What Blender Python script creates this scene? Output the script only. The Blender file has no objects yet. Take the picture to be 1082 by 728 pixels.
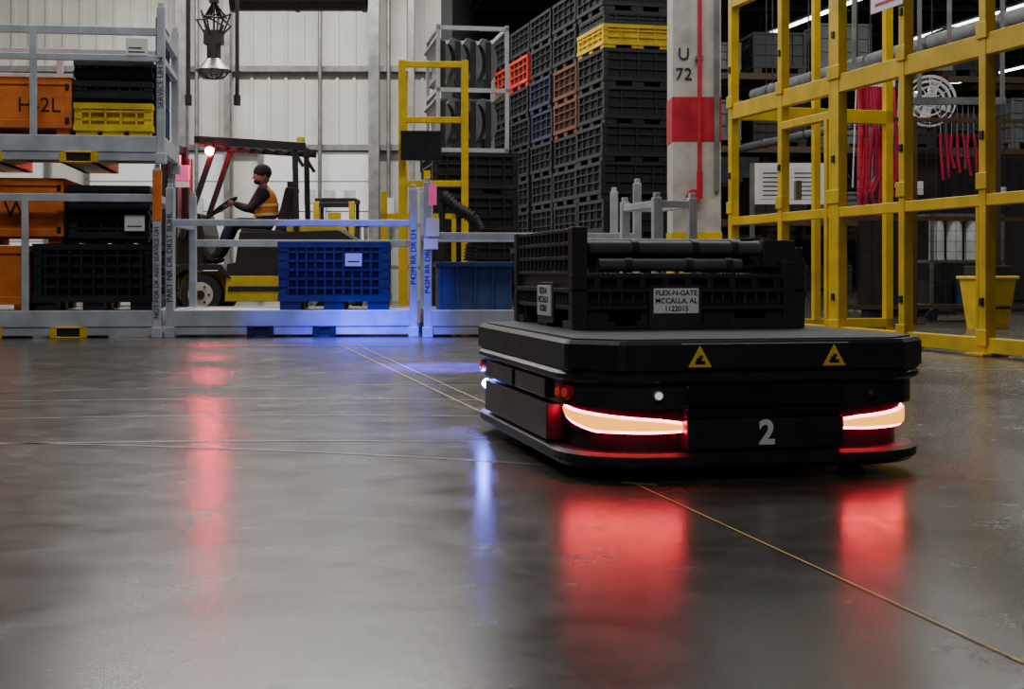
import bpy, bmesh, math, random
from mathutils import Vector, Matrix
random.seed(3)
S = bpy.context.scene
rad = math.radians

# ------------------------------------------------------------------ materials
def mat(name, col, rough=.5, metal=0, var=.2, scale=6, bump=0.0, emit=None, es=0, rvar=.1):
    m = bpy.data.materials.new(name); m.use_nodes = True
    nt = m.node_tree; N = nt.nodes; L = nt.links
    p = N['Principled BSDF']
    tc = N.new('ShaderNodeTexCoord'); no = N.new('ShaderNodeTexNoise')
    no.inputs['Scale'].default_value = scale; no.inputs['Detail'].default_value = 5
    L.new(tc.outputs['Object'], no.inputs['Vector'])
    cr = N.new('ShaderNodeValToRGB')
    cr.color_ramp.elements[0].position = .3; cr.color_ramp.elements[1].position = .7
    a = [max(0, c*(1-var)) for c in col]; b = [min(1, c*(1+var)) for c in col]
    cr.color_ramp.elements[0].color = (*a, 1); cr.color_ramp.elements[1].color = (*b, 1)
    L.new(no.outputs['Fac'], cr.inputs['Fac']); L.new(cr.outputs['Color'], p.inputs['Base Color'])
    mr = N.new('ShaderNodeMapRange'); mr.inputs['To Min'].default_value = max(.02, rough-rvar); mr.inputs['To Max'].default_value = min(1, rough+rvar)
    L.new(no.outputs['Fac'], mr.inputs['Value']); L.new(mr.outputs['Result'], p.inputs['Roughness'])
    p.inputs['Metallic'].default_value = metal
    if bump:
        bp = N.new('ShaderNodeBump'); bp.inputs['Strength'].default_value = bump; bp.inputs['Distance'].default_value = .01
        n2 = N.new('ShaderNodeTexNoise'); n2.inputs['Scale'].default_value = scale*12
        L.new(tc.outputs['Object'], n2.inputs['Vector']); L.new(n2.outputs['Fac'], bp.inputs['Height']); L.new(bp.outputs['Normal'], p.inputs['Normal'])
    if emit:
        p.inputs['Emission Color'].default_value = (*emit, 1); p.inputs['Emission Strength'].default_value = es
    return m

BLACK = mat('black_plastic', (.018, .019, .022), .42)
BLACK2 = mat('black_tote_plastic', (.020, .021, .025), .42)
RECSHADE = mat('black_tote_recess_shade', (.008, .008, .010), .55)  # tote black made darker: shade between the ribs put into the colour
ROBOT = mat('robot_shell', (.020, .022, .027), .38, bump=.05, scale=14)
ROBOT2 = mat('robot_panel', (.012, .013, .016), .3)
DECK = mat('robot_deck', (.05, .05, .052), .6, bump=.2, scale=20)
RUB = mat('rubber', (.012, .012, .012), .75)
GREYST = mat('grey_painted_steel', (.50, .53, .56), .45, .1)
WHITEP = mat('white_paint', (.80, .80, .78), .5, var=.06)
YEL = mat('yellow_paint', (.74, .48, .008), .42, var=.18)
YEL2 = mat('yellow_plastic', (.80, .55, .02), .5)
YELS = mat('yellow_sticker', (.98, .62, .02), .5, var=.03)
ORG = mat('orange_board', (.80, .19, .02), .65, var=.3)
REDP = mat('red_paint', (.50, .012, .03), .5)
REDH = mat('red_hose_rubber', (.42, .008, .05), .4)
REDPL = mat('red_plastic', (.60, .04, .02), .5)
BRNPL = mat('brown_plastic', (.17, .055, .03), .5)
BLUPL = mat('blue_plastic', (.03, .06, .16), .5)
IND_BLUELIT = mat('indigo_and_bluelit_plastic', (.026, .03, .08), .45)  # own indigo of stacked totes; on the rack tote, blue light painted in
WALL = mat('wall_panel', (.57, .57, .51), .6, var=.12, scale=1.5)
DOORM = mat('dock_door_white', (.82, .84, .84), .5, var=.04)
STEEL = mat('galvanised_steel', (.30, .30, .29), .4, .7)
DSTEEL = mat('dark_steel', (.035, .032, .03), .5, .4)
BRSTEEL = mat('brown_steel', (.10, .06, .03), .5, .3)
CEIL = mat('ceiling_deck', (.055, .055, .055), .8)
CONC = mat('column_concrete', (.50, .47, .42), .7, bump=.2)
PAPER = mat('paper_label', (.85, .85, .85), .7, var=.03)
INK = mat('ink_black', (.01, .01, .01), .6)
PINK = mat('pink_sign', (.85, .10, .38), .5, emit=(1, .1, .4), es=.35)  # printed sign and tags, no lamp; faint glow added to brighten them
LEDR = mat('led_red', (.9, .0, .04), .3, emit=(1.0, .0, .055), es=46)
LEDC = mat('led_core_amber', (.9, .4, .05), .3, emit=(1.0, .40, .03), es=2.2)
LEDB = mat('led_blue_white', (.5, .6, 1), .3, emit=(.10, .16, 1.0), es=460)
REDL = mat('red_beacon', (.9, .05, .05), .3, emit=(1, .0, .05), es=520)
LENS = mat('red_lens', (.65, .05, .03), .2, emit=(1, .10, .04), es=.15)
TUBE = mat('fluorescent_tube', (.9, .9, .9), .4, emit=(.95, 1, 1), es=9)
TAPE = mat('yellow_floor_tape', (.72, .42, .06), .6, var=.35, scale=20)
TAPE2 = mat('worn_tape', (.40, .24, .08), .5, var=.5, scale=15)
GREYPL = mat('grey_moulded_part', (.15, .155, .16), .4)
SKIN = mat('skin', (.45, .25, .17), .55)
CLOTH = mat('dark_cloth', (.02, .022, .03), .85)
HIVIS = mat('hivis_orange', (.95, .20, .03), .7)
REFL = mat('hivis_stripe', (.8, .85, .3), .4)
MESHM = mat('white_mesh', (.6, .62, .62), .6)
DUCT = mat('duct_sheet_metal', (.30, .31, .31), .5)
SCREEN = mat('screen_glass', (.004, .004, .005), .45)
TYREGLARE = mat('tyre_mark_glare', (.15, .135, .115), .34, var=.5, scale=12)  # tyre marks, with pale floor glare put into their colour

def floor_mat():
    m = bpy.data.materials.new('polished_concrete'); m.use_nodes = True
    nt = m.node_tree; N = nt.nodes; L = nt.links; p = N['Principled BSDF']
    tc = N.new('ShaderNodeTexCoord')
    def noise(sc, det=6, rough=.6, vec=None, dist=0):
        n = N.new('ShaderNodeTexNoise'); n.inputs['Scale'].default_value = sc; n.inputs['Detail'].default_value = det; n.inputs['Roughness'].default_value = rough; n.inputs['Distortion'].default_value = dist
        L.new(vec if vec else tc.outputs['Object'], n.inputs['Vector']); return n
    def ramp(src, p0, p1, c0, c1):
        c = N.new('ShaderNodeValToRGB'); c.color_ramp.elements[0].position = p0; c.color_ramp.elements[1].position = p1
        c.color_ramp.elements[0].color = (*c0, 1); c.color_ramp.elements[1].color = (*c1, 1); L.new(src, c.inputs['Fac']); return c
    def mul(a, b, f):
        mx = N.new('ShaderNodeMixRGB'); mx.blend_type = 'MULTIPLY'; mx.inputs[0].default_value = f; L.new(a, mx.inputs[1]); L.new(b, mx.inputs[2]); return mx.outputs[0]
    n1 = noise(.9, 8, .65, dist=.6); n2 = noise(6, 9, .72, dist=.5); n3 = noise(60, 4, .7); n5 = noise(1.7, 10, .75, dist=1.2)
    c1 = ramp(n1.outputs['Fac'], .35, .66, (.064, .053, .041), (.120, .102, .082))
    c2 = ramp(n2.outputs['Fac'], .33, .67, (.55, .54, .53), (1.25, 1.22, 1.18))
    c3 = ramp(n3.outputs['Fac'], .30, .44, (.3, .3, .3), (1, 1, 1))
    col = mul(mul(c1.outputs[0], c2.outputs[0], .85), c3.outputs[0], .45)
    L.new(col, p.inputs['Base Color'])
    mr = N.new('ShaderNodeMapRange'); mr.inputs['From Min'].default_value = .35; mr.inputs['From Max'].default_value = .65
    mr.inputs['To Min'].default_value = .205; mr.inputs['To Max'].default_value = .265; L.new(n5.outputs['Fac'], mr.inputs['Value'])
    mr2 = N.new('ShaderNodeMapRange'); mr2.inputs['From Min'].default_value = .35; mr2.inputs['From Max'].default_value = .65
    mr2.inputs['To Min'].default_value = -.02; mr2.inputs['To Max'].default_value = .035; L.new(n2.outputs['Fac'], mr2.inputs['Value'])
    ad = N.new('ShaderNodeMath'); ad.operation = 'ADD'; L.new(mr.outputs[0], ad.inputs[0]); L.new(mr2.outputs[0], ad.inputs[1]); L.new(ad.outputs[0], p.inputs['Roughness'])
    bp = N.new('ShaderNodeBump'); bp.inputs['Strength'].default_value = .035; bp.inputs['Distance'].default_value = .003
    L.new(n2.outputs['Fac'], bp.inputs['Height']); L.new(bp.outputs['Normal'], p.inputs['Normal'])
    return m
FLOOR = floor_mat()

# ------------------------------------------------------------------ builder
class B:
    def __init__(s): s.v = []; s.f = []; s.m = []; s.mats = []; s.sm = []
    def mi(s, m):
        if m not in s.mats: s.mats.append(m)
        return s.mats.index(m)
    def add(s, vs, fs, m, smooth=False):
        o = len(s.v); s.v += [tuple(v) for v in vs]; i = s.mi(m)
        for f in fs: s.f.append([o+k for k in f]); s.m.append(i); s.sm.append(smooth)
    def box(s, x0, y0, z0, x1, y1, z1, m, M=None):
        vs = [Vector((x, y, z)) for z in (z0, z1) for y in (y0, y1) for x in (x0, x1)]
        if M: vs = [M @ v for v in vs]
        s.add(vs, [(0, 2, 3, 1), (4, 5, 7, 6), (0, 1, 5, 4), (2, 6, 7, 3), (0, 4, 6, 2), (1, 3, 7, 5)], m)
    def bar(s, p, q, w, h, m):
        p = Vector(p); q = Vector(q); d = q-p; L = d.length; d.normalize()
        M = Matrix.Translation(p) @ d.to_track_quat('Z', 'Y').to_matrix().to_4x4()
        s.box(-w/2, -h/2, 0, w/2, h/2, L, m, M)
    def cyl(s, p, q, r, m, n=14, r2=None):
        p = Vector(p); q = Vector(q); r2 = r if r2 is None else r2
        d = (q-p).normalized(); R = d.to_track_quat('Z', 'Y').to_matrix()
        vs = []
        for c, rr in ((p, r), (q, r2)):
            for i in range(n):
                a = 2*math.pi*i/n; vs.append(c + R @ Vector((rr*math.cos(a), rr*math.sin(a), 0)))
        s.add(vs, [(i, (i+1) % n, n+(i+1) % n, n+i) for i in range(n)], m, True)
        s.add(vs[:n], [tuple(range(n))[::-1]], m); s.add(vs[n:], [tuple(range(n))], m)
    def tube(s, pts, r, m, n=10):
        for a, b in zip(pts[:-1], pts[1:]): s.cyl(a, b, r, m, n)
        for p in pts[1:-1]: s.ball(p, r, m, 8, 6)
    def ball(s, c, r, m, n=14, k=8, sc=(1, 1, 1)):
        vs = []; fs = []
        for j in range(k+1):
            t = math.pi*j/k
            for i in range(n):
                a = 2*math.pi*i/n
                vs.append((c[0]+sc[0]*r*math.sin(t)*math.cos(a), c[1]+sc[1]*r*math.sin(t)*math.sin(a), c[2]+sc[2]*r*math.cos(t)))
        for j in range(k):
            for i in range(n): fs.append((j*n+i, j*n+(i+1) % n, (j+1)*n+(i+1) % n, (j+1)*n+i))
        s.add(vs, fs, m, True)
    def prism(s, out, z0, z1, m, out2=None, smooth=False):
        out2 = out2 or out; n = len(out)
        vs = [(x, y, z0) for x, y in out]+[(x, y, z1) for x, y in out2]
        s.add(vs, [(i, (i+1) % n, n+(i+1) % n, n+i) for i in range(n)], m, smooth)
        s.add(vs[:n], [tuple(range(n))[::-1]], m); s.add(vs[n:], [tuple(range(n))], m)
    def plate(s, prof, y0, y1, m):
        n = len(prof)
        vs = [(x, y0, z) for x, z in prof]+[(x, y1, z) for x, z in prof]
        s.add(vs, [(i, (i+1) % n, n+(i+1) % n, n+i) for i in range(n)]+[tuple(range(n))[::-1], tuple(range(n, 2*n))], m)
    def obj(s, name, loc=(0, 0, 0), rz=0, bevel=0, parent=None):
        me = bpy.data.meshes.new(name); me.from_pydata(s.v, [], s.f)
        for m in s.mats: me.materials.append(m)
        for p, i, k in zip(me.polygons, s.m, s.sm): p.material_index = i; p.use_smooth = k
        bm = bmesh.new(); bm.from_mesh(me); bmesh.ops.recalc_face_normals(bm, faces=bm.faces); bm.to_mesh(me); bm.free()
        o = bpy.data.objects.new(name, me); S.collection.objects.link(o)
        o.location = loc; o.rotation_euler = (0, 0, rad(rz))
        if bevel:
            b = o.modifiers.new('bevel', 'BEVEL'); b.width = bevel; b.segments = 2; b.limit_method = 'ANGLE'; b.angle_limit = rad(40)
        if parent: o.parent = parent
        return o

def empty(name, loc=(0, 0, 0), rz=0):
    e = bpy.data.objects.new(name, None); S.collection.objects.link(e); e.location = loc; e.rotation_euler = (0, 0, rad(rz)); e.empty_display_size = .1; return e

def text(parent, name, body, loc, size, m, spin=0, yaw=0, ax='CENTER', off=0):
    c = bpy.data.curves.new(name, 'FONT'); c.body = body; c.size = size; c.align_x = ax; c.align_y = 'CENTER'; c.extrude = .0006; c.offset = off
    c.materials.append(m)
    o = bpy.data.objects.new(name, c); S.collection.objects.link(o); o.parent = parent
    R = Matrix.Rotation(rad(yaw), 4, 'Z') @ Matrix.Rotation(rad(90), 4, 'X') @ Matrix.Rotation(rad(spin), 4, 'Z')
    o.location = loc; o.rotation_euler = R.to_euler(); return o

# ------------------------------------------------------------------ room shell
b = B(); b.box(-14, -5, -.1, 24, 60, 0, FLOOR); b.obj('floor')
b = B(); b.box(-14, -5, 7.8, 24, 60, 7.95, CEIL)
for y in range(12, 60, 4):
    b.box(-14, y, 7.15, 24, y+.12, 7.25, STEEL); b.box(-14, y, 7.65, 24, y+.12, 7.8, STEEL)
    for x in range(-14, 24, 1):
        b.bar((x, y+.06, 7.2), (x+.5, y+.06, 7.7), .05, .05, STEEL); b.bar((x+.5, y+.06, 7.7), (x+1, y+.06, 7.2), .05, .05, STEEL)
b.obj('ceiling')
b = B(); b.box(-14, 25, 0, -1.25, 25.2, 7.8, WALL)
x = -13.9
while x < -1.4:
    b.box(x, 24.965, 2.72, x+.05, 25, 7.8, WALL); x += .3
b.obj('wall_back')
b = B(); b.box(-14, 24.84, 2.64, -1.25, 24.96, 2.74, STEEL); b.box(-14, 24.84, 4.02, -1.25, 24.96, 4.12, STEEL); b.obj('trim_1')
b = B(); b.box(-1.25, 25, 0, -1.05, 60, 7.8, CEIL); b.obj('wall_partition')
b = B(); b.box(-1.05, 60, 0, 24, 60.2, 7.8, CEIL); b.obj('wall_far')
b = B(); b.box(24, -5, 0, 24.2, 60, 7.8, CEIL); b.obj('wall_right')
b = B(); b.box(-14.2, -5, 0, -14, 25, 7.8, CEIL); b.obj('wall_left')
b = B(); b.box(-14, -5.2, 0, 24, -5, 7.8, CEIL); b.obj('wall_front')
for i, (x0, x1) in enumerate(((-4.35, -2.45), (-7.4, -5.0), (-10.6, -8.2))):
    b = B()
    for k in range(5): b.box(x0, 24.90, k*.525+.005, x1, 24.96, (k+1)*.525-.012, DOORM)
    b.box(x0-.1, 24.86, 0, x0, 24.98, 2.62, STEEL); b.box(x1, 24.86, 0, x1+.1, 24.98, 2.62, STEEL)
    for k in range(4): b.box((x0+x1)/2-.6+k*.35, 24.885, 1.72, (x0+x1)/2-.4+k*.35, 24.9, 1.95, GREYST)
    b.obj('door_%d' % (i+1))
for i, X in enumerate((-5.75, -4.95, -2.4, -1.75)):
    b = B(); w = .09 if i % 2 == 0 else .05
    b.box(X-w, 24.62, 0, X+w, 24.64, 7.8, STEEL); b.box(X-w, 24.82, 0, X+w, 24.84, 7.8, STEEL); b.box(X-.01, 24.64, 0, X+.01, 24.82, 7.8, STEEL)
    b.obj('steel_column')
for X in (-5.5, -3.35, -2.15):
    b = B(); b.cyl((X, 24.75, 0), (X, 24.75, 7.8), .035, STEEL); b.box(X-.1, 24.7, 1.4, X+.1, 24.84, 1.8, GREYST); b.obj('wall_conduit')

def strip(b, p, q, w, z=.002, m=None):
    p = Vector((*p, 0)); q = Vector((*q, 0)); d = (q-p).normalized(); n = Vector((-d.y, d.x, 0))*w/2
    b.add([p-n+Vector((0, 0, z)), p+n+Vector((0, 0, z)), q+n+Vector((0, 0, z)), q-n+Vector((0, 0, z))], [(0, 1, 2, 3)], m or TAPE)
b = B(); strip(b, (.288, 3.36), (.80, 1.2), .0045); strip(b, (.262, 3.37), (.34, 3.33), .010)
strip(b, (-1.175, 9.74), (.25, 3.5), .014, m=TAPE2); b.obj('floor_marking_tape')
b = B(); strip(b, (-1.06, 9.74), (-.05, 5.2), .012, m=TAPE2); b.obj('floor_marking_tape')
b = B(); strip(b, (1.45, 7.6), (3.6, 7.0), .012); strip(b, (1.2, 9.3), (2.6, 8.2), .01); b.obj('floor_marking_tape')
b = B()
for (cx, cy, R_, a0, a1, ww) in ((-.9, 2.6, 3.0, 62, 118, .04), (-.7, 2.2, 2.75, 60, 120, .025), (-.2, 3.4, 2.9, 70, 128, .03), (-2.2, 1.0, 3.2, 50, 88, .025), (-.6, 1.2, 3.0, 75, 120, .03)):
    n = 40; vs = []
    for k in range(n+1):
        a = rad(a0+(a1-a0)*k/n)
        for rr in (R_, R_+ww*math.sin(math.pi*k/n)+.001): vs.append((cx+rr*1.3*math.cos(a), cy+rr*math.sin(a), .001))
    b.add(vs, [(2*k, 2*k+1, 2*k+3, 2*k+2) for k in range(n)], TYREGLARE)
b.obj('tyre_glare_marks')  # pale arcs: tyre marks plus painted glare streaks

# ------------------------------------------------------------------ crates
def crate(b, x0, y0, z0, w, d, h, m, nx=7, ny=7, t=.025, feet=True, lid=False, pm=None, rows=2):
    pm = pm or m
    fz = z0+(.13*h if feet else 0)
    if feet:
        for i in range(3):
            for j in range(3):
                fx = x0+.01+(w-.18)*i/2; fy = y0+.01+(d-.18)*j/2
                b.box(fx, fy, z0, fx+.16, fy+.16, fz, m)
    b.box(x0+t, y0+t, fz, x0+w-t, y0+d-t, fz+.03, m)
    z1 = z0+h
    q = t*1.2
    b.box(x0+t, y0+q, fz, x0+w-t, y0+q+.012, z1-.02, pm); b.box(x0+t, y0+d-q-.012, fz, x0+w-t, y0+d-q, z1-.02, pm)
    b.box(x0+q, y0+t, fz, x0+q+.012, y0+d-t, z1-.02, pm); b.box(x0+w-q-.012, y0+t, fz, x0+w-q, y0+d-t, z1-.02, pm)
    zs = [(fz, fz+.05), (z1-.045, z1)]
    for k in range(rows): zz = fz+(z1-fz)*(.06+.9*(k+1)/(rows+1)); zs.append((zz, zz+.016))
    for a, c in zs:
        e = .006 if a in (fz, z1-.045) else 0
        b.box(x0-e, y0-e, a, x0+w+e, y0+t, c, m); b.box(x0-e, y0+d-t, a, x0+w+e, y0+d+e, c, m)
        b.box(x0-e, y0+t, a, x0+t, y0+d-t, c, m); b.box(x0+w-t, y0+t, a, x0+w+e, y0+d-t, c, m)
    for cx in (x0, x0+w-.06):
        for cy in (y0, y0+d-.06): b.box(cx, cy, fz, cx+.06, cy+.06, z1, m)
    for i in range(1, nx):
        X = x0+w*i/nx; b.box(X-.008, y0, fz, X+.008, y0+t, z1-.02, m); b.box(X-.008, y0+d-t, fz, X+.008, y0+d, z1-.02, m)
    for i in range(1, ny):
        Y = y0+d*i/ny; b.box(x0, Y-.008, fz, x0+t, Y+.008, z1-.02, m); b.box(x0+w-t, Y-.008, fz, x0+w, Y+.008, z1-.02, m)
    if lid: b.box(x0+.01, y0+.01, z1-.02, x0+w-.01, y0+d-.01, z1-.005, m)

def tote(name, loc, rz, w, d, h, m, n=1, **k):
    b = B()
    for i in range(n): crate(b, 0, 0, i*h, w, d, h-.004, m, **k)
    return b.obj(name, loc, rz)

u = Vector((-math.sin(rad(14)), math.cos(rad(14)), 0)); v = Vector((math.cos(rad(14)), math.sin(rad(14)), 0))
special = {(0, 7): YEL2, (1, 6): BRNPL, (1, 5): BRNPL, (2, 5): IND_BLUELIT, (2, 6): IND_BLUELIT, (4, 7): REDPL, (3, 7): REDPL}
for n in range(5):
    for side in (0, 1):
        if side == 1 and n < 1: continue
        b = B(); z = 0
        for t_ in range(9):
            mm = special.get((n, t_), BLACK2) if side == 0 else BLACK2
            jx = random.uniform(-.02, .02); jy = random.uniform(-.02, .02)
            if mm is YEL2:
                crate(b, jx, jy, z, .93, 1.15, .30, YEL2, nx=4, ny=5); crate(b, jx+.02, jy+.02, z+.302, .89, 1.11, .174, BLACK2, nx=6, ny=7, feet=False)
            else: crate(b, jx, jy, z, .93, 1.15, .476, mm, nx=4, ny=4, pm=RECSHADE)
            z += .48
        p = Vector((1.15, 18.0, 0))+u*1.25*n+v*(side*1.03+(.0 if n == 0 else random.uniform(-.03, .03)))
        b.obj('plastic_tote_stack', p, 14)

b = B()
for i in range(4): crate(b, 0, 0, i*.445, .92, 1.1, .44, BLACK2, nx=6, pm=RECSHADE)
b.obj('plastic_tote_stack', (-.84, 15.0, 0), 10)
b = B(); W_, D_ = .78, 1.0
for x in (0, W_-.04):
    for y in (0, D_-.04): b.box(x, y, 0, x+.04, y+.04, 1.36, GREYST)
for z in (0, .64, 1.3):
    for y in (0, D_-.04): b.box(0, y, z, W_, y+.04, z+.045, GREYST)
    for x in (0, W_-.04): b.box(x, 0, z, x+.04, D_, z+.045, GREYST)
for z in (.05, .69):
    for i in range(4):
        X = .10+i*.165
        prof = []
        for k in range(9):
            a = rad(-55+k*18); prof.append((X+.02+.17*math.cos(a)-.12, z+.28+.26*math.sin(a)))
        for k in range(8, -1, -1):
            a = rad(-55+k*18); prof.append((X-.02+.09*math.cos(a)-.12, z+.27+.20*math.sin(a)))
        b.plate(prof, .06, .9, GREYPL)
        b.box(X-.06, .05, z, X+.0, .1, z+.5, DSTEEL)
b.obj('moulded_parts_rack', (-.80, 15.05, 1.78), 10)

# ------------------------------------------------------------------ stacking racks
def stack_rack(name, loc, rz, w, d, h, rails, mids, pockets, pm, rm=GREYST, backrails=None):
    b = B(); t = .06
    for x in (0, w-t):
        for y in (0, d-t):
            b.box(x, y, .08, x+t, y+t, h, rm); b.box(x-.01, y-.01, 0, x+t+.01, y+t+.01, .08, rm)
            b.box(x+.01, y+.01, h, x+t-.01, y+t-.01, h+.035, rm)
    for y in (0, d-t): b.box(t, y+.003, .085, w-t, y+t-.003, .21, rm)
    for x in (0, w-t): b.box(x+.003, t, .085, x+t-.003, d-t, .21, rm)
    b.box(t, t, .18, w-t, d-t, .2, rm)
    b.box(t, .01, .02, w-t, .03, .085, rm)
    for (p0, p1) in pockets:
        b.box(p0, -.012, 0, p1, d+.01, .012, pm); b.box(p0, -.012, .075, p1, d+.01, .088, pm)
        b.box(p0, -.012, 0, p0+.05, d+.01, .088, pm); b.box(p1-.05, -.012, 0, p1, d+.01, .088, pm)
        b.box(p0+.05, .0, .012, p1-.05, .012, .075, RUB)  # dark plate imitates the shade inside the fork pocket
    for z0, z1 in rails:
        b.box(t, .005, z0, w-t, .045, z1, rm)
        for x in (0.005, w-t+.005): b.box(x, t, z0, x+.045, d-t, z1, rm)
    for z0, z1 in (backrails or rails): b.box(t, d-.045, z0, w-t, d-.005, z1, rm)
    for x in mids:
        b.box(x, .004, .2, x+.05, .046, rails[0][1], rm); b.box(x, d-.046, .2, x+.05, d-.004, rails[0][1], rm)
    return b.obj(name, loc, rz, bevel=.004)
RZ = 8
R1 = (-2.69, 10.87); c8, s8 = math.cos(rad(RZ)), math.sin(rad(RZ))
def loc8(lx, ly, z, o=R1): return (o[0]+lx*c8-ly*s8, o[1]+lx*s8+ly*c8, z)
L = 2.2
rk1 = stack_rack('stacking_rack', loc8(-L, 0, 0), RZ, L, 1.2, 1.295, [(1.04, 1.10)], [L-1.03], [(L-1.45, L-1.17), (L-.82, L-.55), (.1, .35)], YEL)
rk2 = stack_rack('stacking_rack', loc8(-L+.03, 0, 1.335), RZ, L, 1.2, 1.2, [(.98, 1.04), (.78, .83)], [L-1.0], [(L-1.45, L-1.2), (L-.78, L-.5), (.1, .35)], YEL)
b = B(); b.box(L-.062, -.004, .90, L+.002, 0, 1.28, ORG); b.box(L, 0, .90, L+.004, .06, 1.28, ORG); o = b.obj('orange_tag', parent=rk1)
text(rk1, 'stencil', 'NOT FOR DR ASSY SERVICE UH', (L-.03, -.002, .50), .050, INK, spin=90)
text(rk2, 'stencil', 'SERVICE UH 04', (L-.03, -.002, .62), .06, INK, spin=90)
Z1 = .205
def boxed(name, loc, w, d, h, m, label=None, lx=.72):
    b = B(); b.box(0, 0, .05, w, d, h, m)
    for x in (0.02, w/2-.05, w-.12): b.box(x, .02, 0, x+.1, d-.02, .05, m)
    for x in (0, w-.05): b.box(x, -.012, .05, x+.05, 0, h, m)
    for z in (.05, h-.06): b.box(0.05, -.012, z, w-.05, 0, z+.06, m)
    for x in (0.02, w-.05): 
        for z in (.08, h-.1): b.box(x, -.02, z, x+.03, -.012, z+.05, DSTEEL)
    b.box(-.008, 0, h-.05, 0, d, h, m); b.box(w, 0, h-.05, w+.008, d, h, m)
    o = b.obj(name, loc, RZ, bevel=.005)
    if label: text(o, 'stencil', label, (w*lx, -.003, h*.5), h*.36, INK)
    return o
boxed('orange_crate', loc8(-2.05, .12, Z1), 1.06, .9, .50, ORG, None)
boxed('orange_crate', loc8(-2.0, .14, Z1+.52), 1.26, .9, .50, ORG, 'W')
boxed('orange_crate', loc8(-1.9, .14, 1.56), 1.22, .9, .44, ORG, 'H-2L', .80)
tote('plastic_tote', loc8(-.96, .10, Z1), RZ, .89, .95, .52, BLACK2, nx=10, pm=RECSHADE, rows=4)
tote('plastic_tote', loc8(-.70, .12, Z1+.53), RZ, .60, .9, .22, BLACK2, n=2, nx=5, pm=RECSHADE)
tote('plastic_tote', loc8(-.66, .12, 1.56), RZ, .58, .9, .25, YEL2, nx=5)
tote('plastic_tote', loc8(-.66, .12, 1.82), RZ, .58, .9, .16, BLACK2, n=2, nx=7)
b = B(); b.box(0, 0, 0, .02, .8, .95, BLUPL)
for y in (0, .26, .52, .78): b.box(.02, y, 0, .03, y+.02, .95, BLUPL)
for z in (0, .3, .6, .93): b.box(.02, 0, z, .03, .8, z+.02, BLUPL)
b.obj('blue_divider_panel', loc8(-.065, .25, 1.545), RZ)
b = B(); b.box(0, 0, 0, .16, .004, .13, PAPER); b.box(.02, -.001, .02, .14, 0, .03, INK); b.box(.02, -.001, .05, .12, 0, .06, INK); b.obj('paper_sign', loc8(-.26, -.003, 2.16), RZ)
b = B(); b.box(0, 0, 0, .15, .004, .12, PAPER); b.box(.02, -.001, .03, .13, 0, .04, INK); b.obj('paper_sign', loc8(-.28, .085, .82), RZ)

O2 = (-2.66, 10.90)
rk3 = stack_rack('stacking_rack', (O2[0]+.0, O2[1], 0), RZ-4, 1.93, 1.2, 1.15, [(.86, .91)], [], [(.62, .82), (1.12, 1.3)], DSTEEL, backrails=[(.90, .95), (.72, .78)])
text(rk3, 'stencil', 'PART NR OR DRST BUHL', (.03, -.002, .62), .062, INK, spin=90)
text(rk3, 'stencil', 'P42M RR DR LH', (1.90, -.002, .62), .062, INK, spin=90)
tote('plastic_tote', (-1.82, 11.06, .205), RZ-4, .86, .9, .54, IND_BLUELIT, nx=12, pm=RECSHADE, rows=5)  # black tote; blue light on it also painted into the rib colour
b = B(); b.box(0, 0, 0, .13, .004, .10, PAPER); b.box(.02, -.001, .03, .11, 0, .04, INK); b.obj('paper_sign', (-1.30, 11.06, .55), RZ-4)
rk4 = stack_rack('stacking_rack', (-.68, 10.95, 0), 5, 1.7, 1.2, 1.2, [(.76, .81)], [], [(.45, .7), (1.1, 1.35)], GREYST)
text(rk4, 'stencil', 'P42M RR DR RH', (.03, -.002, .55), .06, INK, spin=90)
b = B(); b.box(0, 0, 0, .58, .7, .34, BLUPL); b.box(-.02, -.02, .34, .60, .72, .38, BLUPL)
for x in (.0, .14, .28, .42, .56): b.box(x, -.015, 0, x+.02, 0, .34, BLUPL)
b.obj('blue_bin', (-.58, 11.2, .205), 5, bevel=.004)
tote('plastic_tote', (.06, 11.2, .205), 5, .85, .8, .5, BLACK2)
b = B(); b.box(0, 0, 0, .10, .004, .14, PAPER); b.box(.02, -.003, .24, .08, .001, .40, PINK); b.box(.04, -.002, .1, .05, 0, .3, PAPER); b.box(-.02, -.004, -.1, .09, 0, -.02, PAPER); b.obj('paper_tag', (-.66, 10.93, .78), 5)
b = B(); pts = [(0, 0, .0), (.02, 0, .16), (.08, 0, .28), (.02, 0, .40), (-.12, 0, .48), (-.25, 0, .60)]
for i in range(len(pts)-1):
    a = Vector(pts[i]); c = Vector(pts[i+1])
    for k in range(5): b.cyl(a+(c-a)*k/5, a+(c-a)*(k+.55)/5, .06, DSTEEL); b.cyl(a+(c-a)*(k+.5)/5, a+(c-a)*(k+1)/5, .048, DSTEEL)
b.cyl((-.25, 0, .6), (-.25, 0, -.60), .03, DSTEEL)
b.obj('corrugated_hose', (-.38, 12.75, .60), 0)

stack_rack('stacking_rack', (.98, 9.8, 0), 14, .32, .75, 1.02, [(.95, 1.0), (.6, .64)], [], [(.1, .22)], YEL)

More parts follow.
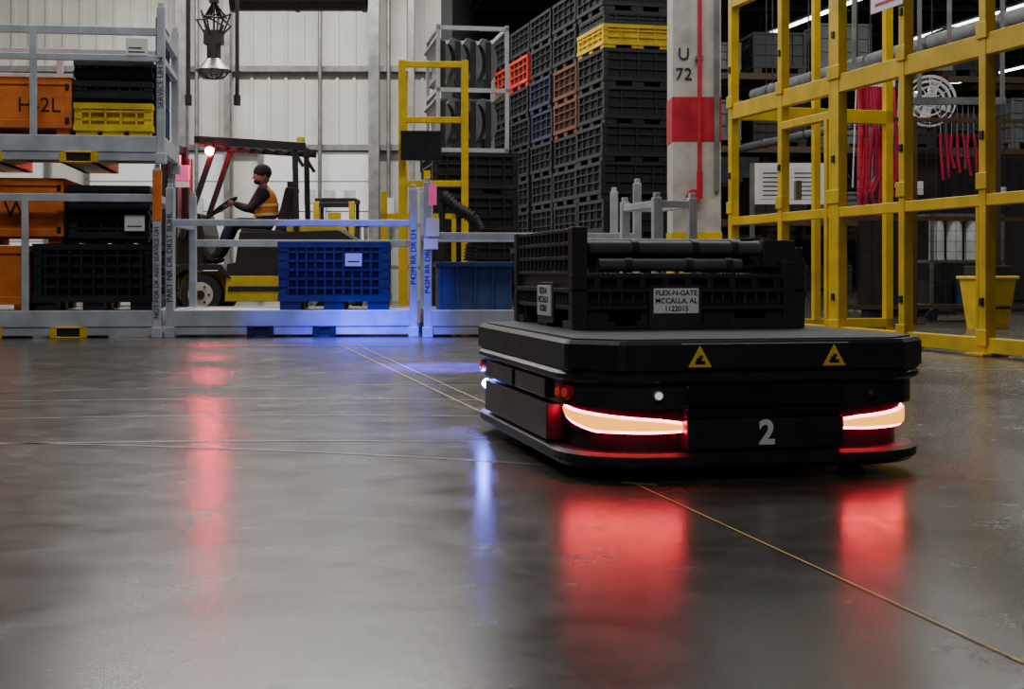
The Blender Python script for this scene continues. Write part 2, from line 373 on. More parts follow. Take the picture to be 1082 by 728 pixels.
b = B()
for x, y in ((0, 0), (.62, 0), (0, .9)): b.box(x, y, 0, x+.07, y+.07, 2.6, YEL); b.box(x-.05, y-.05, 0, x+.12, y+.12, .015, YEL)
for z in (2.53, 1.98, 1.35): b.box(.07, .01, z, .62, .06, z+.06, YEL)
for z in (2.53, 1.35): b.box(.01, .07, z, .06, .9, z+.06, YEL)
b.obj('yellow_guard_frame', (-1.12, 14.0, 0), 3, bevel=.004)
b = B(); b.box(0, 0, 0, .40, .03, .29, BLACK); b.box(.012, -.003, .012, .388, 0, .278, SCREEN); b.box(.15, .03, .1, .25, .09, .2, BLACK); b.box(.19, .0, -.12, .21, .03, 0, BLACK)
b.obj('wall_monitor', (-1.09, 13.90, 1.60), 3)
for i in range(2):
    b = B(); b.box(0, 0, 0, .06, .06, 1.25+.2*i, YEL); b.box(-.04, -.04, 0, .1, .1, .02, YEL); b.box(0, 0, 1.0, .3, .04, 1.05, YEL); b.box(.26, 0, 0, .3, .04, 1.05, YEL); b.obj('yellow_guard_post', (-1.22+i*.4, 13.2, 0), 5)

# ------------------------------------------------------------------ column
b = B(); b.box(-.24, -.24, 0, .24, .24, 7.8, CONC); b.box(-.245, -.245, 1.80, .245, .245, 2.24, REDP)
b.box(-.25, -.25, 0, .25, .25, .9, YEL)
b.tube([(.02, -.30, 1.4), (.02, -.30, 7.8)], .022, REDP)
b.tube([(-.08, -.30, 1.25), (.02, -.30, 1.25), (.02, -.3, 1.5)], .03, REDP); b.cyl((-.04, -.26, 1.25), (-.04, -.34, 1.25), .07, REDP); b.box(-.02, -.31, 2.6, .06, -.24, 2.64, STEEL); b.box(-.02, -.31, 3.3, .06, -.24, 3.34, STEEL)
b.box(.17, -.27, 1.3, .22, -.24, 7.8, STEEL)
col = b.obj('structural_column', (1.83, 14.3, 0), 0)
text(col, 'column_letter', 'U', (-.13, -.25, 2.66), .17, INK); text(col, 'column_number', '72', (-.13, -.25, 2.46), .17, INK)

# ------------------------------------------------------------------ yellow safety fence
FD = Vector((-.258, .966, 0)).normalized(); fr = math.degrees(math.atan2(FD.y, FD.x))
b = B(); T = .035
ss = [-1.6, -.58, .365, 1.29, 2.23, 3.12, 4.08]
for s_ in ss:
    w = .075 if abs(s_-2.23) < .01 else .036
    b.box(s_-w, -T, 0, s_+w, T, 3.0, YEL); b.box(s_-.09, -.09, 0, s_+.09, .09, .02, YEL)
    for z in (.06, 1.0, 1.9): b.box(s_-w-.02, T, z, s_+w+.02, T+.01, z+.1, YEL)
    for z in (.3, 1.3, 2.2): b.box(s_-.02, T, z, s_+.02, T+.012, z+.05, DSTEEL)
for z0, z1 in ((.02, .11), (.90, .97), (1.80, 1.93), (2.75, 2.85)): b.box(-1.6, -T+.004, z0, 4.08, T-.004, z1, YEL)
b.box(2.28, -T, 1.62, 3.1, T, 1.68, YEL); b.box(2.33, -T, .11, 2.38, T, 1.62, YEL); b.box(.42, -T+.01, .11, .45, T-.01, .9, YEL)
for s_ in (2.75,): b.box(s_-.02, T, 1.05, s_+.02, T+.05, 1.2, STEEL)
b.box(4.05, -1.5, 1.80, 4.11, 0, 1.92, YEL); b.box(4.05, -1.5, .02, 4.11, 0, .1, YEL); b.box(4.05, -1.5, 0, 4.12, -1.43, 3.0, YEL)
b.box(4.05, -.8, 0, 4.11, -.74, 3.0, YEL)
fence = b.obj('yellow_safety_fence', (2.94, 8.15, 0), fr, bevel=.004)
b = B()
for i in range(2):
    x = .62+i*.62; b.box(x, T+.012, 2.27, x+.42, T+.018, 2.50, PAPER)
    for k in range(3): b.box(x+.05, T+.018, 2.31+k*.055, x+.36, T+.02, 2.33+k*.055, REDP)
b.obj('warning_placard', (2.94, 8.15, 0), fr)
b = B(); b.box(0, 0, 0, .12, .12, .62, YEL); b.box(-.03, -.03, 0, .15, .15, .03, YEL); b.cyl((.06, .06, .62), (.06, .06, .75), .05, BLACK); b.obj('yellow_bollard', (1.72, 10.2, 0), 14, bevel=.01)

# ------------------------------------------------------------------ behind the fence
b = B()
for i in range(9):
    x = i*.85; b.box(x, 0, 0, x+.05, .05, 2.0, BRSTEEL); b.box(x-.05, -.05, 0, x+.1, .1, .02, BRSTEEL)
for z in (.15, 1.0, 1.95): b.box(0, .01, z, 6.85, .04, z+.04, BRSTEEL)
for i in range(68): b.box(i*.1, .02, .15, i*.1+.004, .024, 1.95, DSTEEL)
for k in range(18): b.box(0, .02, .2+k*.1, 6.8, .024, .204+k*.1, DSTEEL)
b.obj('machine_guard_fence', (3.0, 13.5, 0), 8)
def cabinet(name, loc, w, d, h, m, rz=0):
    b = B(); b.box(0, 0, .08, w, d, h, m); b.box(.03, .03, 0, w-.03, d-.03, .08, DSTEEL)
    b.box(.03, -.02, .14, w/2-.01, 0, h-.05, m); b.box(w/2+.01, -.02, .14, w-.03, 0, h-.05, m)
    b.box(w/2-.05, -.04, h*.5, w/2-.03, -.02, h*.6, STEEL); b.box(w/2+.03, -.03, h*.72, w/2+.2, -.02, h*.8, PAPER)
    return b.obj(name, loc, rz, bevel=.006)
cabinet('control_cabinet', (4.0, 15.9, 0), .8, .5, 1.9, DSTEEL); cabinet('control_cabinet', (5.6, 18.2, 0), 1.1, .5, 2.0, DSTEEL, 5)
cabinet('control_cabinet', (6.9, 17.2, 0), 1.0, .5, 1.3, MESHM, 5)
b = B()
for x in (0, .85): b.box(x, 0, 0, x+.05, .05, 1.75, STEEL); b.box(x, -.3, 0, x+.05, .35, .05, STEEL)
b.box(.05, -.01, 1.28, .85, .03, 1.75, PAPER); b.box(.10, -.015, 1.34, .4, -.01, 1.70, WHITEP); b.box(.45, -.015, 1.34, .80, -.01, 1.70, WHITEP)
for k in range(6): b.box(.14, -.02, 1.38+k*.05, .36, -.015, 1.39+k*.05, INK); b.box(.5, -.02, 1.38+k*.05, .76, -.015, 1.39+k*.05, BLUPL)
b.obj('notice_board', (2.72, 16.2, 0), 0)
b = B(); b.box(-.1, -.03, 2.62, 1.0, .03, 2.7, STEEL)
for x in (-.05, .95): b.box(x, -.02, 2.7, x+.04, .02, 7.8, STEEL)
for i in range(13):
    x = .02+i*.030; r = .022
    pts = [(x, .0, 2.45), (x+random.uniform(-.03, .03), .05*math.sin(i), 2.0), (x+random.uniform(-.04, .04), 0, 1.5), (x+.08*math.sin(i*2), 0, 1.05+random.random()*.3)]
    b.tube(pts, r, REDH if i % 3 else REDP); b.cyl((x, 0, 2.45), (x, 0, 2.65), .012, WHITEP)
for i in range(12): b.tube([(.0+i*.05, 0, 2.62), (-.02+i*.05, .1, 1.4)], .008, WHITEP)
b.obj('hanging_air_hoses', (3.62, 14.9, 0), 0)
b = B(); b.box(-.1, -.03, 2.32, .9, .03, 2.4, STEEL)
for x in (-.05, .85): b.box(x, -.02, 2.4, x+.04, .02, 7.8, STEEL)
for i in range(8):
    x = .2+i*.06; b.tube([(x, 0, 2.0), (x+random.uniform(-.04, .04), 0, 1.8), (x+.03, 0, 1.5+random.random()*.2)], .016, REDH); b.cyl((x, 0, 2.0), (x, 0, 2.35), .006, STEEL)
b.obj('hanging_air_hoses', (4.45, 15.4, 0), 0)
b = B()
for r in (.30, .24, .17, .09):
    n = 28; pts = [(r*math.cos(2*math.pi*k/n), 0, r*math.sin(2*math.pi*k/n)) for k in range(n+1)]
    for dy in (-.06, .06):
        for a, c in zip(pts[:-1], pts[1:]): b.cyl((a[0], dy, a[2]), (c[0], dy, c[2]), .009, WHITEP, 6)
for k in range(12):
    a = math.pi*2*k/12
    b.cyl((0, -.07, 0), (.28*math.cos(a), -.06, .28*math.sin(a)), .006, WHITEP, 5)
for k in range(4):
    a = math.pi/2*k+.3; M = Matrix.Rotation(a, 4, 'Y') @ Matrix.Rotation(.5, 4, 'X'); b.box(.03, -.005, -.06, .26, .005, .06, WHITEP, M)
b.cyl((0, -.06, 0), (0, .2, 0), .07, GREYST); b.box(-.03, .1, -2.5, .03, .16, 0, DSTEEL); b.box(-.3, -.1, -2.55, .3, .4, -2.5, DSTEEL)
b.obj('pedestal_fan', (5.0, 17.0, 2.55), -12)
b = B(); o1 = [(-.13, -.13), (.13, -.13), (.13, .13), (-.13, .13)]; o2 = [(-.18, -.18), (.18, -.18), (.18, .18), (-.18, .18)]
b.prism(o1, 0.0, .44, YEL2, o2); b.box(-.2, -.2, .44, .2, .2, .47, YEL2); b.box(-.15, -.15, .47, .15, .15, .56, RUB); b.box(-.12, -.2, .18, .12, -.16, .21, DSTEEL)
b.obj('waste_bin', (4.22, 12.6, 0), 10, bevel=.01)
for i, X in enumerate((4.25, 5.5)):
    b = B()
    for x in (0, .75):
        for y in (0, .5): b.box(x, y, .12, x+.03, y+.03, 1.1, STEEL); b.cyl((x+.015, y, .06), (x+.015, y+.03, .06), .06, RUB)
    for z in (.15, .6, 1.07): b.box(0, 0, z, .78, .53, z+.03, STEEL)
    for k in range(4): b.cyl((.1+k*.19, .1, .63), (.1+k*.19, .1, 1.04), .075, MESHM)
    for k in range(3): b.box(.05+k*.25, .05, .18, .25+k*.25, .45, .42, BLUPL if k == 1 else DSTEEL)
    b.obj('parts_cart', (X, 14.4, 0), 6)
for (off, z, r, y0, y1) in ((10.1, 3.5, .10, 15, 24), (10.6, 2.75, .07, 19.6, 26)):
    b = B(); f = lambda y: (off-.25*y, y, z)
    b.cyl(f(y0), f(y1), r, DUCT, 20)
    yy = y0+.3
    while yy < y1:
        p = Vector(f(yy)); b.cyl(p, p+Vector((-.25*.05, .05, 0)), r+.015, STEEL, 20); b.cyl(p+Vector((0, 0, r)), (p.x, p.y, 7.8), .012, DSTEEL, 8); yy += 1.6
    b.obj('ventilation_duct')
for r, Y in enumerate((27, 38)):
    b = B()
    for i in range(7):
        x = i*2.6
        for y in (0, 1.0): b.box(x, y, 0, x+.1, y+.1, 5.2, DSTEEL)
        for k in range(6): b.bar((x+.05, .05, .3+k*.8), (x+.05, 1.05, .9+k*.8), .03, .03, DSTEEL)
    for z in (1.4, 2.8, 4.2):
        for y in (0, 1.05): b.box(0, y, z, 15.7, y+.05, z+.12, BRSTEEL)
    for z in (0, 1.52, 2.92, 4.32):
        for i in range(12):
            if random.random() < .75:
                h = random.uniform(.5, 1.05); mm = random.choice([BLACK2, GREYPL, DSTEEL, GREYPL, BLACK2, BRSTEEL, GREYPL])
                crate(b, .15+i*1.29, .05, z, 1.05, .95, h, mm, nx=4, ny=4)
    b.obj('pallet_racking', (3.2+r*1, Y, 0), 6)
for k in range(5):
    for j in range(3):
        X = 4.0+k*4; Y = 22+j*11
        b = B(); b.box(-.12, -3.5, 0, .12, 3.5, .06, GREYST); b.box(-.06, -3.4, -.03, .06, 3.4, 0, TUBE)
        for y in (-3, 3): b.cyl((0, y, .06), (0, y, 1.35), .01, STEEL)
        b.obj('ceiling_light', (X-1.0*j, Y, 6.45), 14)

b = B(); b.cyl((0, 0, 0), (2.1, 0, 0), .2, DSTEEL, 20)
for x in (.0, 1.0, 2.04): b.cyl((x, 0, 0), (x+.06, 0, 0), .22, BLACK, 20)
for x in (.3, 1.7): b.cyl((x, 0, .1), (x, 0, 3.05), .012, STEEL)
b.obj('air_duct', (-4.35, 22, 4.75), 0)
b = B()
b.cyl((0, 0, .0), (0, 0, .16), .24, STEEL, 22, .10); b.cyl((0, 0, -.02), (0, 0, 0), .25, DSTEEL, 22)
b.cyl((0, 0, .16), (0, 0, .36), .10, DSTEEL, 16); b.box(-.13, -.08, .36, .13, .08, .56, DSTEEL)
for k in range(8):
    a = 2*math.pi*k/8; b.tube([(.24*math.cos(a), .24*math.sin(a), 0), (.15*math.cos(a), .15*math.sin(a), -.10), (0, 0, -.13)], .008, DSTEEL, 6)
for k in range(9):
    a = k*1.1; b.tube([(.12*math.cos(a), .1*math.sin(a), .5), (.24*math.cos(a), .15*math.sin(a), .62+.03*k), (.16*math.cos(a+1), .1, .75), (.0, 0, .98)], .014, DSTEEL, 6)
b.cyl((0, 0, .5), (0, 0, 4.4), .015, DSTEEL); b.box(-.06, -.06, .95, .06, .06, 1.1, DSTEEL)
b.obj('pendant_lamp', (-4.2, 20, 3.35), 0)
for dx in (-.45, .25): 
    b = B(); b.cyl((0, 0, 3.0), (0, 0, 7.8), .03, DSTEEL); b.cyl((0, 0, 2.9), (0, 0, 3.05), .05, DSTEEL); b.obj('drop_conduit', (-4.2+dx, 20.4, 0), 0)

# ------------------------------------------------------------------ forklift (faces -X)
FY = 16.7
b = B()
FB = mat('forklift_black', (.02, .02, .022), .35); FYL = mat('forklift_yellow', (.50, .38, .02), .4); HUB = mat('wheel_hub', (.55, .55, .5), .4, .3)
def wheel(x, y0, y1, r, hub=HUB):
    b.cyl((x, y0, r), (x, y1, r), r, RUB, 28); yy = y0-.006
    b.cyl((x, yy, r), (x, y0+.02, r), r*.62, hub, 24); b.cyl((x, yy-.02, r), (x, yy, r), r*.22, DSTEEL, 12)
    for k in range(6):
        a = math.pi*k/3; b.cyl((x+r*.42*math.cos(a), yy-.01, r+r*.42*math.sin(a)), (x+r*.42*math.cos(a), yy, r+r*.42*math.sin(a)), r*.06, DSTEEL, 6)
wheel(0, -.02, .2, .24); wheel(0, .85, 1.07, .24); wheel(1.25, .05, .22, .2); wheel(1.25, .82, 1.0, .2)
b.plate([(-.30, .18), (1.5, .16), (1.5, .5), (.35, .52), (.28, .42), (.2, .52), (-.2, .5), (-.3, .4)], .2, .85, FYL)
b.plate([(.28, .16), (1.02, .16), (1.02, .46), (.30, .46)], .0, .2, FYL)
b.plate([(.30, .46), (1.02, .46), (1.0, .98), (.45, .98), (.40, .62), (.30, .60)], .02, 1.03, FB)
b.box(.32, -.01, .28, .95, 0, .34, RUB)
b.plate([(-.30, .44), (-.2, .53), (.2, .53), (.3, .44), (.36, .44), (.24, .60), (-.24, .60), (-.36, .46)], -.02, 1.07, FB)
b.plate([(1.0, .18), (1.72, .24), (1.80, .5), (1.78, .90), (1.62, 1.0), (1.0, .98)], .0, 1.05, FB)
b.plate([(1.0, .98), (1.62, 1.0), (1.58, 1.08), (1.0, 1.04)], .05, 1.0, FYL)
b.box(1.05, .1, 1.04, 1.5, .95, 1.12, FB)
b.plate([(-.30, .6), (.0, .6), (.02, .95), (-.04, 1.2), (-.18, 1.22), (-.30, .9)], .1, .95, FB)
b.bar((-.05, .5, 1.15), (.16, .5, 1.29), .04, .04, DSTEEL)
n = 20; c0 = Vector((.18, .5, 1.31)); RM = Matrix.Rotation(rad(-35), 3, 'Y')
pp = [c0+RM @ Vector((.17*math.cos(2*math.pi*k/n), .17*math.sin(2*math.pi*k/n), 0)) for k in range(n+1)]
for a, c in zip(pp[:-1], pp[1:]): b.cyl(a, c, .014, RUB, 8)
for k in (0, 7, 13): b.cyl(c0, pp[k], .01, RUB, 6)
b.plate([(.42, .93), (.92, .93), (.92, 1.0), (.42, 1.03)], .26, .78, BLACK); b.plate([(.82, 1.0), (.95, 1.0), (1.05, 1.52), (.95, 1.52)], .28, .76, BLACK)
b.box(.95, .4, 1.5, 1.03, .64, 1.6, BLACK)
for y in (.04, .98):
    b.bar((-.22, y, .9), (.16, y, 2.02), .07, .06, FB); b.bar((1.12, y, 1.0), (1.10, y, 1.98), .08, .06, FB)
    b.bar((-.02, y, 2.06), (1.22, y, 1.98), .10, .10, FB); b.bar((1.06, y, 1.98), (1.2, y, 1.75), .04, .04, FB)
for k in range(9):
    x = -.02+k*.15; b.bar((x, .04, 2.06-.065*k*.15), (x, .98, 2.06-.065*k*.15), .05, .035, FB)
b.bar((-.04, .04, 2.07), (-.04, .98, 2.07), .1, .09, FB)
for y in (.22, .80):
    b.box(-.44, y-.05, .08, -.34, y+.05, 2.05, FB); b.box(-.52, y-.03, .08, -.45, y+.05, 2.12, DSTEEL); b.cyl((-.31, y, .3), (-.31, y, 1.9), .035, STEEL)
for z in (.2, 1.0, 1.95): b.box(-.50, .2, z, -.36, .82, z+.09, FB)
b.tube([(-.40, .45, .3), (-.42, .45, 1.95)], .03, DSTEEL); b.tube([(-.40, .6, .3), (-.42, .6, 1.95)], .012, RUB)
for z in (.35, .72): b.box(-.60, .05, z, -.54, 1.0, z+.1, FB)
for x in (.05, .5, .95): b.box(-.59, x-.02, .35, -.56, x+.02, 1.25, FB)
b.box(-.59, .05, 1.22, -.56, 1.0, 1.26, FB)
for y in (.22, .72): b.box(-.66, y, .06, -.60, y+.11, .85, DSTEEL); b.box(-1.6, y, .06, -.6, y+.11, .10, DSTEEL)
b.ball((.10, .0, 1.93), .05, REDL, 12, 8); b.box(.05, -.02, 1.97, .15, .04, 2.03, FB)
b.box(-.30, .0, 1.50, -.14, .03, 1.58, WHITEP); b.box(-.30, -.005, 1.58, -.14, .03, 1.76, PINK); b.cyl((-.18, .03, 1.2), (-.18, .03, 1.6), .012, FB)
b.cyl((1.16, .1, 2.0), (1.16, .1, 2.1), .05, YEL2)
b.box(1.02, -.012, .62, 1.5, .0, .76, FB)
fk = b.obj('forklift', (-3.66, FY, 0), 0, bevel=.006)

# driver --------------------------------------------------------------
drv = empty('forklift_driver', (-3.66, FY, 0))
def skin(name, pts, edges, radii, m, parent, root=0, sub=2):
    me = bpy.data.meshes.new(name); me.from_pydata([Vector(p) for p in pts], edges, []); me.materials.append(m)
    o = bpy.data.objects.new(name, me); S.collection.objects.link(o); o.parent = parent
    sk = o.modifiers.new('skin', 'SKIN'); sk.use_smooth_shade = True
    for i, r in enumerate(radii):
        d = me.skin_vertices[0].data[i]; d.radius = r if isinstance(r, tuple) else (r, r); d.use_root = (i == root)
    sm = o.modifiers.new('sub', 'SUBSURF'); sm.levels = sub; sm.render_levels = sub
    return o
yc = .52
P = [(.70, yc, 1.10), (.69, yc, 1.22), (.67, yc, 1.36), (.66, yc, 1.49), (.645, yc, 1.56),
     (.66, yc-.17, 1.46), (.52, yc-.24, 1.25), (.32, yc-.15, 1.33),
     (.66, yc+.17, 1.46), (.52, yc+.24, 1.25), (.32, yc+.15, 1.33),
     (.68, yc-.10, 1.07), (.28, yc-.13, 1.10), (.12, yc-.13, .72), (.0, yc-.13, .66),
     (.68, yc+.10, 1.07), (.28, yc+.13, 1.10), (.12, yc+.13, .72), (.0, yc+.13, .66)]
E = [(0, 1), (1, 2), (2, 3), (3, 4), (3, 5), (5, 6), (6, 7), (3, 8), (8, 9), (9, 10), (0, 11), (11, 12), (12, 13), (13, 14), (0, 15), (15, 16), (16, 17), (17, 18)]
R = [.13, .125, .14, .10, .055, .082, .062, .038, .082, .062, .038, .095, .072, .052, .04, .095, .072, .052, .04]
skin('body', P, E, R, CLOTH, drv)
skin('vest', [(.70, yc, 1.12), (.69, yc, 1.22), (.67, yc, 1.36), (.66, yc, 1.47), (.655, yc-.13, 1.46), (.655, yc+.13, 1.46)], [(0, 1), (1, 2), (2, 3), (3, 4), (3, 5)], [.155, .155, .165, .12, .085, .085], HIVIS, drv)
b = B()
for z in (1.20, 1.31): 
    b.cyl((.688-(z-1.2)*.1, yc, z-.016), (.686-(z-1.2)*.1, yc, z+.016), .158, REFL, 20)
b.obj('vest_stripes', parent=drv)
# head is built round the neck axis, then turned a little towards the aisle
HX, HY = .64, yc
b = B()
def hb(x): return x-HX
b.ball((hb(.625), 0, 1.67), .105, SKIN, 18, 12, (.95, .78, 1.12)); b.ball((hb(.59), 0, 1.62), .07, SKIN, 14, 8, (.8, .75, .7))
b.cyl((hb(.65), 0, 1.52), (hb(.64), 0, 1.6), .05, SKIN)
b.plate([(hb(.53), 1.70), (hb(.535), 1.66), (hb(.498), 1.635), (hb(.535), 1.63)], -.015, .015, SKIN)
for s_ in (-1, 1):
    b.ball((hb(.542), s_*.032, 1.68), .011, PAPER, 8, 6); b.ball((hb(.534), s_*.032, 1.68), .006, INK, 8, 6)
    b.ball((hb(.64), s_*.083, 1.665), .024, SKIN, 8, 6, (.8, .4, 1.2))
b.box(hb(.530), -.022, 1.603, hb(.54), .022, 1.609, REDP)
b.ball((hb(.575), 0, 1.60), .062, CLOTH, 12, 8, (.8, .95, .55))
b.obj('head', (HX, HY, 0), 28, parent=drv)
b = B(); b.ball((hb(.635), 0, 1.715), .115, CLOTH, 18, 10, (.98, .85, .9)); b.cyl((hb(.632), 0, 1.70), (hb(.632), 0, 1.735), .106, CLOTH, 20); b.obj('beanie', (HX, HY, 0), 28, parent=drv)
for s_, nm in ((-1, 'hand_l'), (1, 'hand_r')):
    w = Vector((.32, yc+s_*.15, 1.33)); pts = [w, w+Vector((-.05, 0, .015)), w+Vector((-.085, 0, .02))]; ed = [(0, 1), (1, 2)]; rr = [.026, .034, .03]
    o = skin(nm, pts, ed, rr, SKIN, drv)
    for f in range(4):
        y = (f-1.5)*.02; ln = [.9, 1.05, 1, .8][f]; a = w+Vector((-.075, y, .02))
        skin('finger_%d' % f, [a, a+Vector((-.035*ln, 0, .0)), a+Vector((-.045*ln, 0, -.028)), a+Vector((-.025*ln, 0, -.042))], [(0, 1), (1, 2), (2, 3)], [.0095, .009, .0085, .007], SKIN, drv, sub=1)
    a = w+Vector((-.04, -s_*.025, .01)); skin('thumb', [a, a+Vector((-.03, -s_*.025, -.005)), a+Vector((-.055, -s_*.025, -.02))], [(0, 1), (1, 2)], [.012, .011, .009], SKIN, drv, sub=1)
b = B()
for s_ in (-1, 1): b.ball((.03, yc+s_*.13, .655), .07, RUB, 12, 8, (1.7, .75, .7))
b.obj('boots', parent=drv)

b = B()
for x in (0, .5): b.box(x, 0, .1, x+.08, .1, 1.5, YEL2); b.box(x+.02, -.9, .05, x+.1, 0, .1, DSTEEL)
for z in (.5, 1.0, 1.42): b.box(0, .01, z, .58, .08, z+.07, BLACK)
b.box(-.05, .12, .12, .63, .8, .95, YEL2); b.box(.02, .3, .95, .56, .78, 1.15, BLACK)
for x in (-.02, .56):
    for y in (.2, .7): b.cyl((x-.03, y, .11), (x+.06, y, .11), .11, RUB)
for x in (.0, .52): b.box(x, .7, .9, x+.05, .75, 1.55, BLACK)
b.box(0, .15, 1.5, .58, .78, 1.56, BLACK); b.box(.2, .05, 1.08, .38, .1, 1.35, YEL)
b.obj('pallet_truck', (-2.80, 20, 0), 0, bevel=.006)
b = B()
for i in range(3):
    for x in (0, .9): b.box(x+i*1.0, 0, 0, x+i*1.0+.06, .06, 1.25, STEEL)
for z in (.55, 1.2): b.box(0, 0, z, 2.96, .05, z+.06, STEEL)
b.obj('guard_rail', (-3.3, 22, 0), 0)

# ------------------------------------------------------------------ mobile robot
RF = (.612, 3.41, 0); RR = 12
Wd, Ln = .95, 1.38
rob = empty('mobile_robot', RF, RR)
def outline(ins, Rr, W=Wd, Lg=Ln, n=9):
    pts = []; x0, x1, y0, y1 = -W/2+ins, W/2-ins, ins, Lg-ins
    for cx, cy, a0 in ((x1-Rr, y1-Rr, 0), (x0+Rr, y1-Rr, 90), (x0+Rr, y0+Rr, 180), (x1-Rr, y0+Rr, 270)):
        for k in range(n+1):
            a = rad(a0+90*k/n); pts.append((cx+Rr*math.cos(a), cy+Rr*math.sin(a)))
    return pts
def cham(ins, c, W=Wd, Lg=Ln):
    x0, x1, y0, y1 = -W/2+ins, W/2-ins, ins, Lg-ins; e = c*.13
    P_ = []
    for (X, Y, sx, sy) in ((x1, y1, 1, 1), (x0, y1, -1, 1), (x0, y0, -1, -1), (x1, y0, 1, -1)):
        q = [(X, Y-sy*c), (X-sx*e*.35, Y-sy*(c-e)), (X-sx*(c-e), Y-sy*e*.35), (X-sx*c, Y)]
        if sx*sy < 0: q = q[::-1]
        P_ += q
    return P_
b = B()
b.prism(outline(.012, .20), .030, .042, ROBOT, outline(.0, .21)); b.prism(outline(0, .21), .042, .062, ROBOT); b.prism(outline(0, .21), .062, .07, ROBOT, outline(.012, .2))
b.prism(outline(.05, .17), .07, .118, ROBOT2)
b.prism(outline(.038, .18), .118, .176, ROBOT2)
b.prism(outline(.014, .20), .176, .234, ROBOT)
b.prism(outline(.004, .20), .236, .243, ROBOT, outline(-.004, .21)); b.prism(outline(-.004, .21), .243, .254, ROBOT); b.prism(outline(-.004, .21), .254, .261, ROBOT, outline(.006, .2))
b.prism(cham(.014, .11), .261, .268, ROBOT2)
b.prism(cham(.006, .12), .268, .328, ROBOT); b.prism(cham(.006, .12), .328, .337, ROBOT, cham(.014, .115))
b.obj('body', parent=rob, bevel=.0015)
b = B(); b.prism(cham(.03, .11), .335, .341, DECK)
for x in (-.3, .3): 
    for y in (.2, .7, 1.2): b.cyl((x, y, .339), (x, y, .3412), .012, STEEL)
b.obj('top_deck', parent=rob)
b = B()
for y0, y1 in ((-.003, .03), (Ln-.03, Ln+.003)):
    b.box(-.215, y0, .270, .215, y1, .331, ROBOT); b.box(-.20, y0+.006, .180, .20, y1+(.0), .230, ROBOT2)
    b.box(-.20, y0+.004, .078, .20, y1+.05 if y0 < 0 else y1, .150, ROBOT); b.box(-.2, y0+.014, .152, .2, y1+.05 if y0 < 0 else y1, .176, ROBOT2)
for sx in (-1, 1):
    xa, xb = sorted((sx*(Wd/2+.002), sx*(Wd/2-.05)))
    b.box(xa, .28, .078, xb, Ln-.28, .17, ROBOT2); b.box(xa, .3, .182, xb, .66, .23, ROBOT2); b.box(xa, .70, .182, xb, 1.08, .23, ROBOT2)
b.obj('panels', parent=rob, bevel=.003)
Rr = .18; ins = .038
xl, yf = -Wd/2+ins+Rr, ins+Rr; xr = Wd/2-ins-Rr; yb = Ln-ins-Rr
def ledband(b, cx, cy, a0, a1, ext, m, push, shrink, dep=.006, n=18):
    prof = []
    R_ = Rr+push
    for k in range(n+1):
        a = rad(a0+(a1-a0)*k/n); prof.append((cx+R_*math.cos(a), cy+R_*math.sin(a), a))
    prof.append((ext[0], prof[-1][1], prof[-1][2]))
    N_ = len(prof); vs = []
    for i, (x, y, a) in enumerate(prof):
        t = i/(N_-1)
        top = .172-.024*t-shrink*.9
        bot = .158-.044*min(1, t/.45)**.6+shrink
        if i == N_-1: top -= .006; bot += .002
        if bot > top-.002: bot = top-.002
        dx, dy = dep*math.cos(a), dep*math.sin(a)
        vs += [(x, y, bot), (x, y, top), (x+dx, y+dy, top-.002), (x+dx, y+dy, bot+.002)]
    fs = []
    for i in range(N_-1):
        for k in range(4): fs.append((i*4+k, i*4+(k+1) % 4, (i+1)*4+(k+1) % 4, (i+1)*4+k))
    fs += [(0, 1, 2, 3), ((N_-1)*4, (N_-1)*4+3, (N_-1)*4+2, (N_-1)*4+1)]
    b.add(vs, fs, m)
b = B()
for cx, cy, a0, a1, ex in ((xl, yf, 170, 270, -.202), (xr, yf, 370, 270, .202), (xr, yb, -10, 90, .202)):
    ledband(b, cx, cy, a0, a1, (ex, 0), LEDR, 0, 0, dep=.005)
    ledband(b, cx, cy, a0+(5 if a1 > a0 else -5), a1, (ex, 0), LEDC, .004, .0055, dep=.007)
b.obj('led_strips', parent=rob)
b = B()
def onarc(cx, cy, R_, a): 
    a = rad(a); return Vector((cx+R_*math.cos(a), cy+R_*math.sin(a), 0)), Vector((math.cos(a), math.sin(a), 0))
for (cx, cy, a) in ((-Wd/2+.014+.2, .014+.2, 199), (-Wd/2+.214, .214, 189), (-Wd/2+.214, Ln-.214, 176), (-Wd/2+.214, Ln-.214, 166)):
    p, d = onarc(cx, cy, .2, a); p.z = .208; b.cyl(p, p+d*.014, .018, REDP, 16); b.cyl(p+d*.014, p+d*.018, .011, LENS, 14)
p = Vector((-.27, .016, .208)); b.cyl(p, p+Vector((0, -.012, 0)), .013, STEEL, 18); b.cyl(p+Vector((0, -.012, 0)), p+Vector((0, -.016, 0)), .009, mat('button_lit', (.9, .9, .9), .3, emit=(1, 1, 1), es=.5), 16)
p = Vector((.27, .016, .208)); b.cyl(p, p+Vector((0, -.012, 0)), .016, DSTEEL, 18); b.cyl(p+Vector((0, -.012, 0)), p+Vector((0, -.014, 0)), .012, BLACK, 16); b.cyl(p+Vector((0, -.014, 0)), p+Vector((0, -.017, 0)), .006, STEEL, 12)
for a_ in (168, 178, 188):
    p, d = onarc(xl, yb, Rr, a_); p.z = .15; b.ball(p+d*.020, .014, LEDB)
b.obj('lamps', parent=rob)
b = B()
for cx, cy in ((xl, yf), (xr, yb)): b.cyl((cx, cy, .075), (cx, cy, .116), .14, BLACK, 24)
b.obj('laser_scanners', parent=rob)
b = B()
for x in (-.32, .32):
    for y, r in ((.22, .05), (.69, .10), (1.16, .05)): b.cyl((x-.025, y, r), (x+.025, y, r), r, RUB, 20)
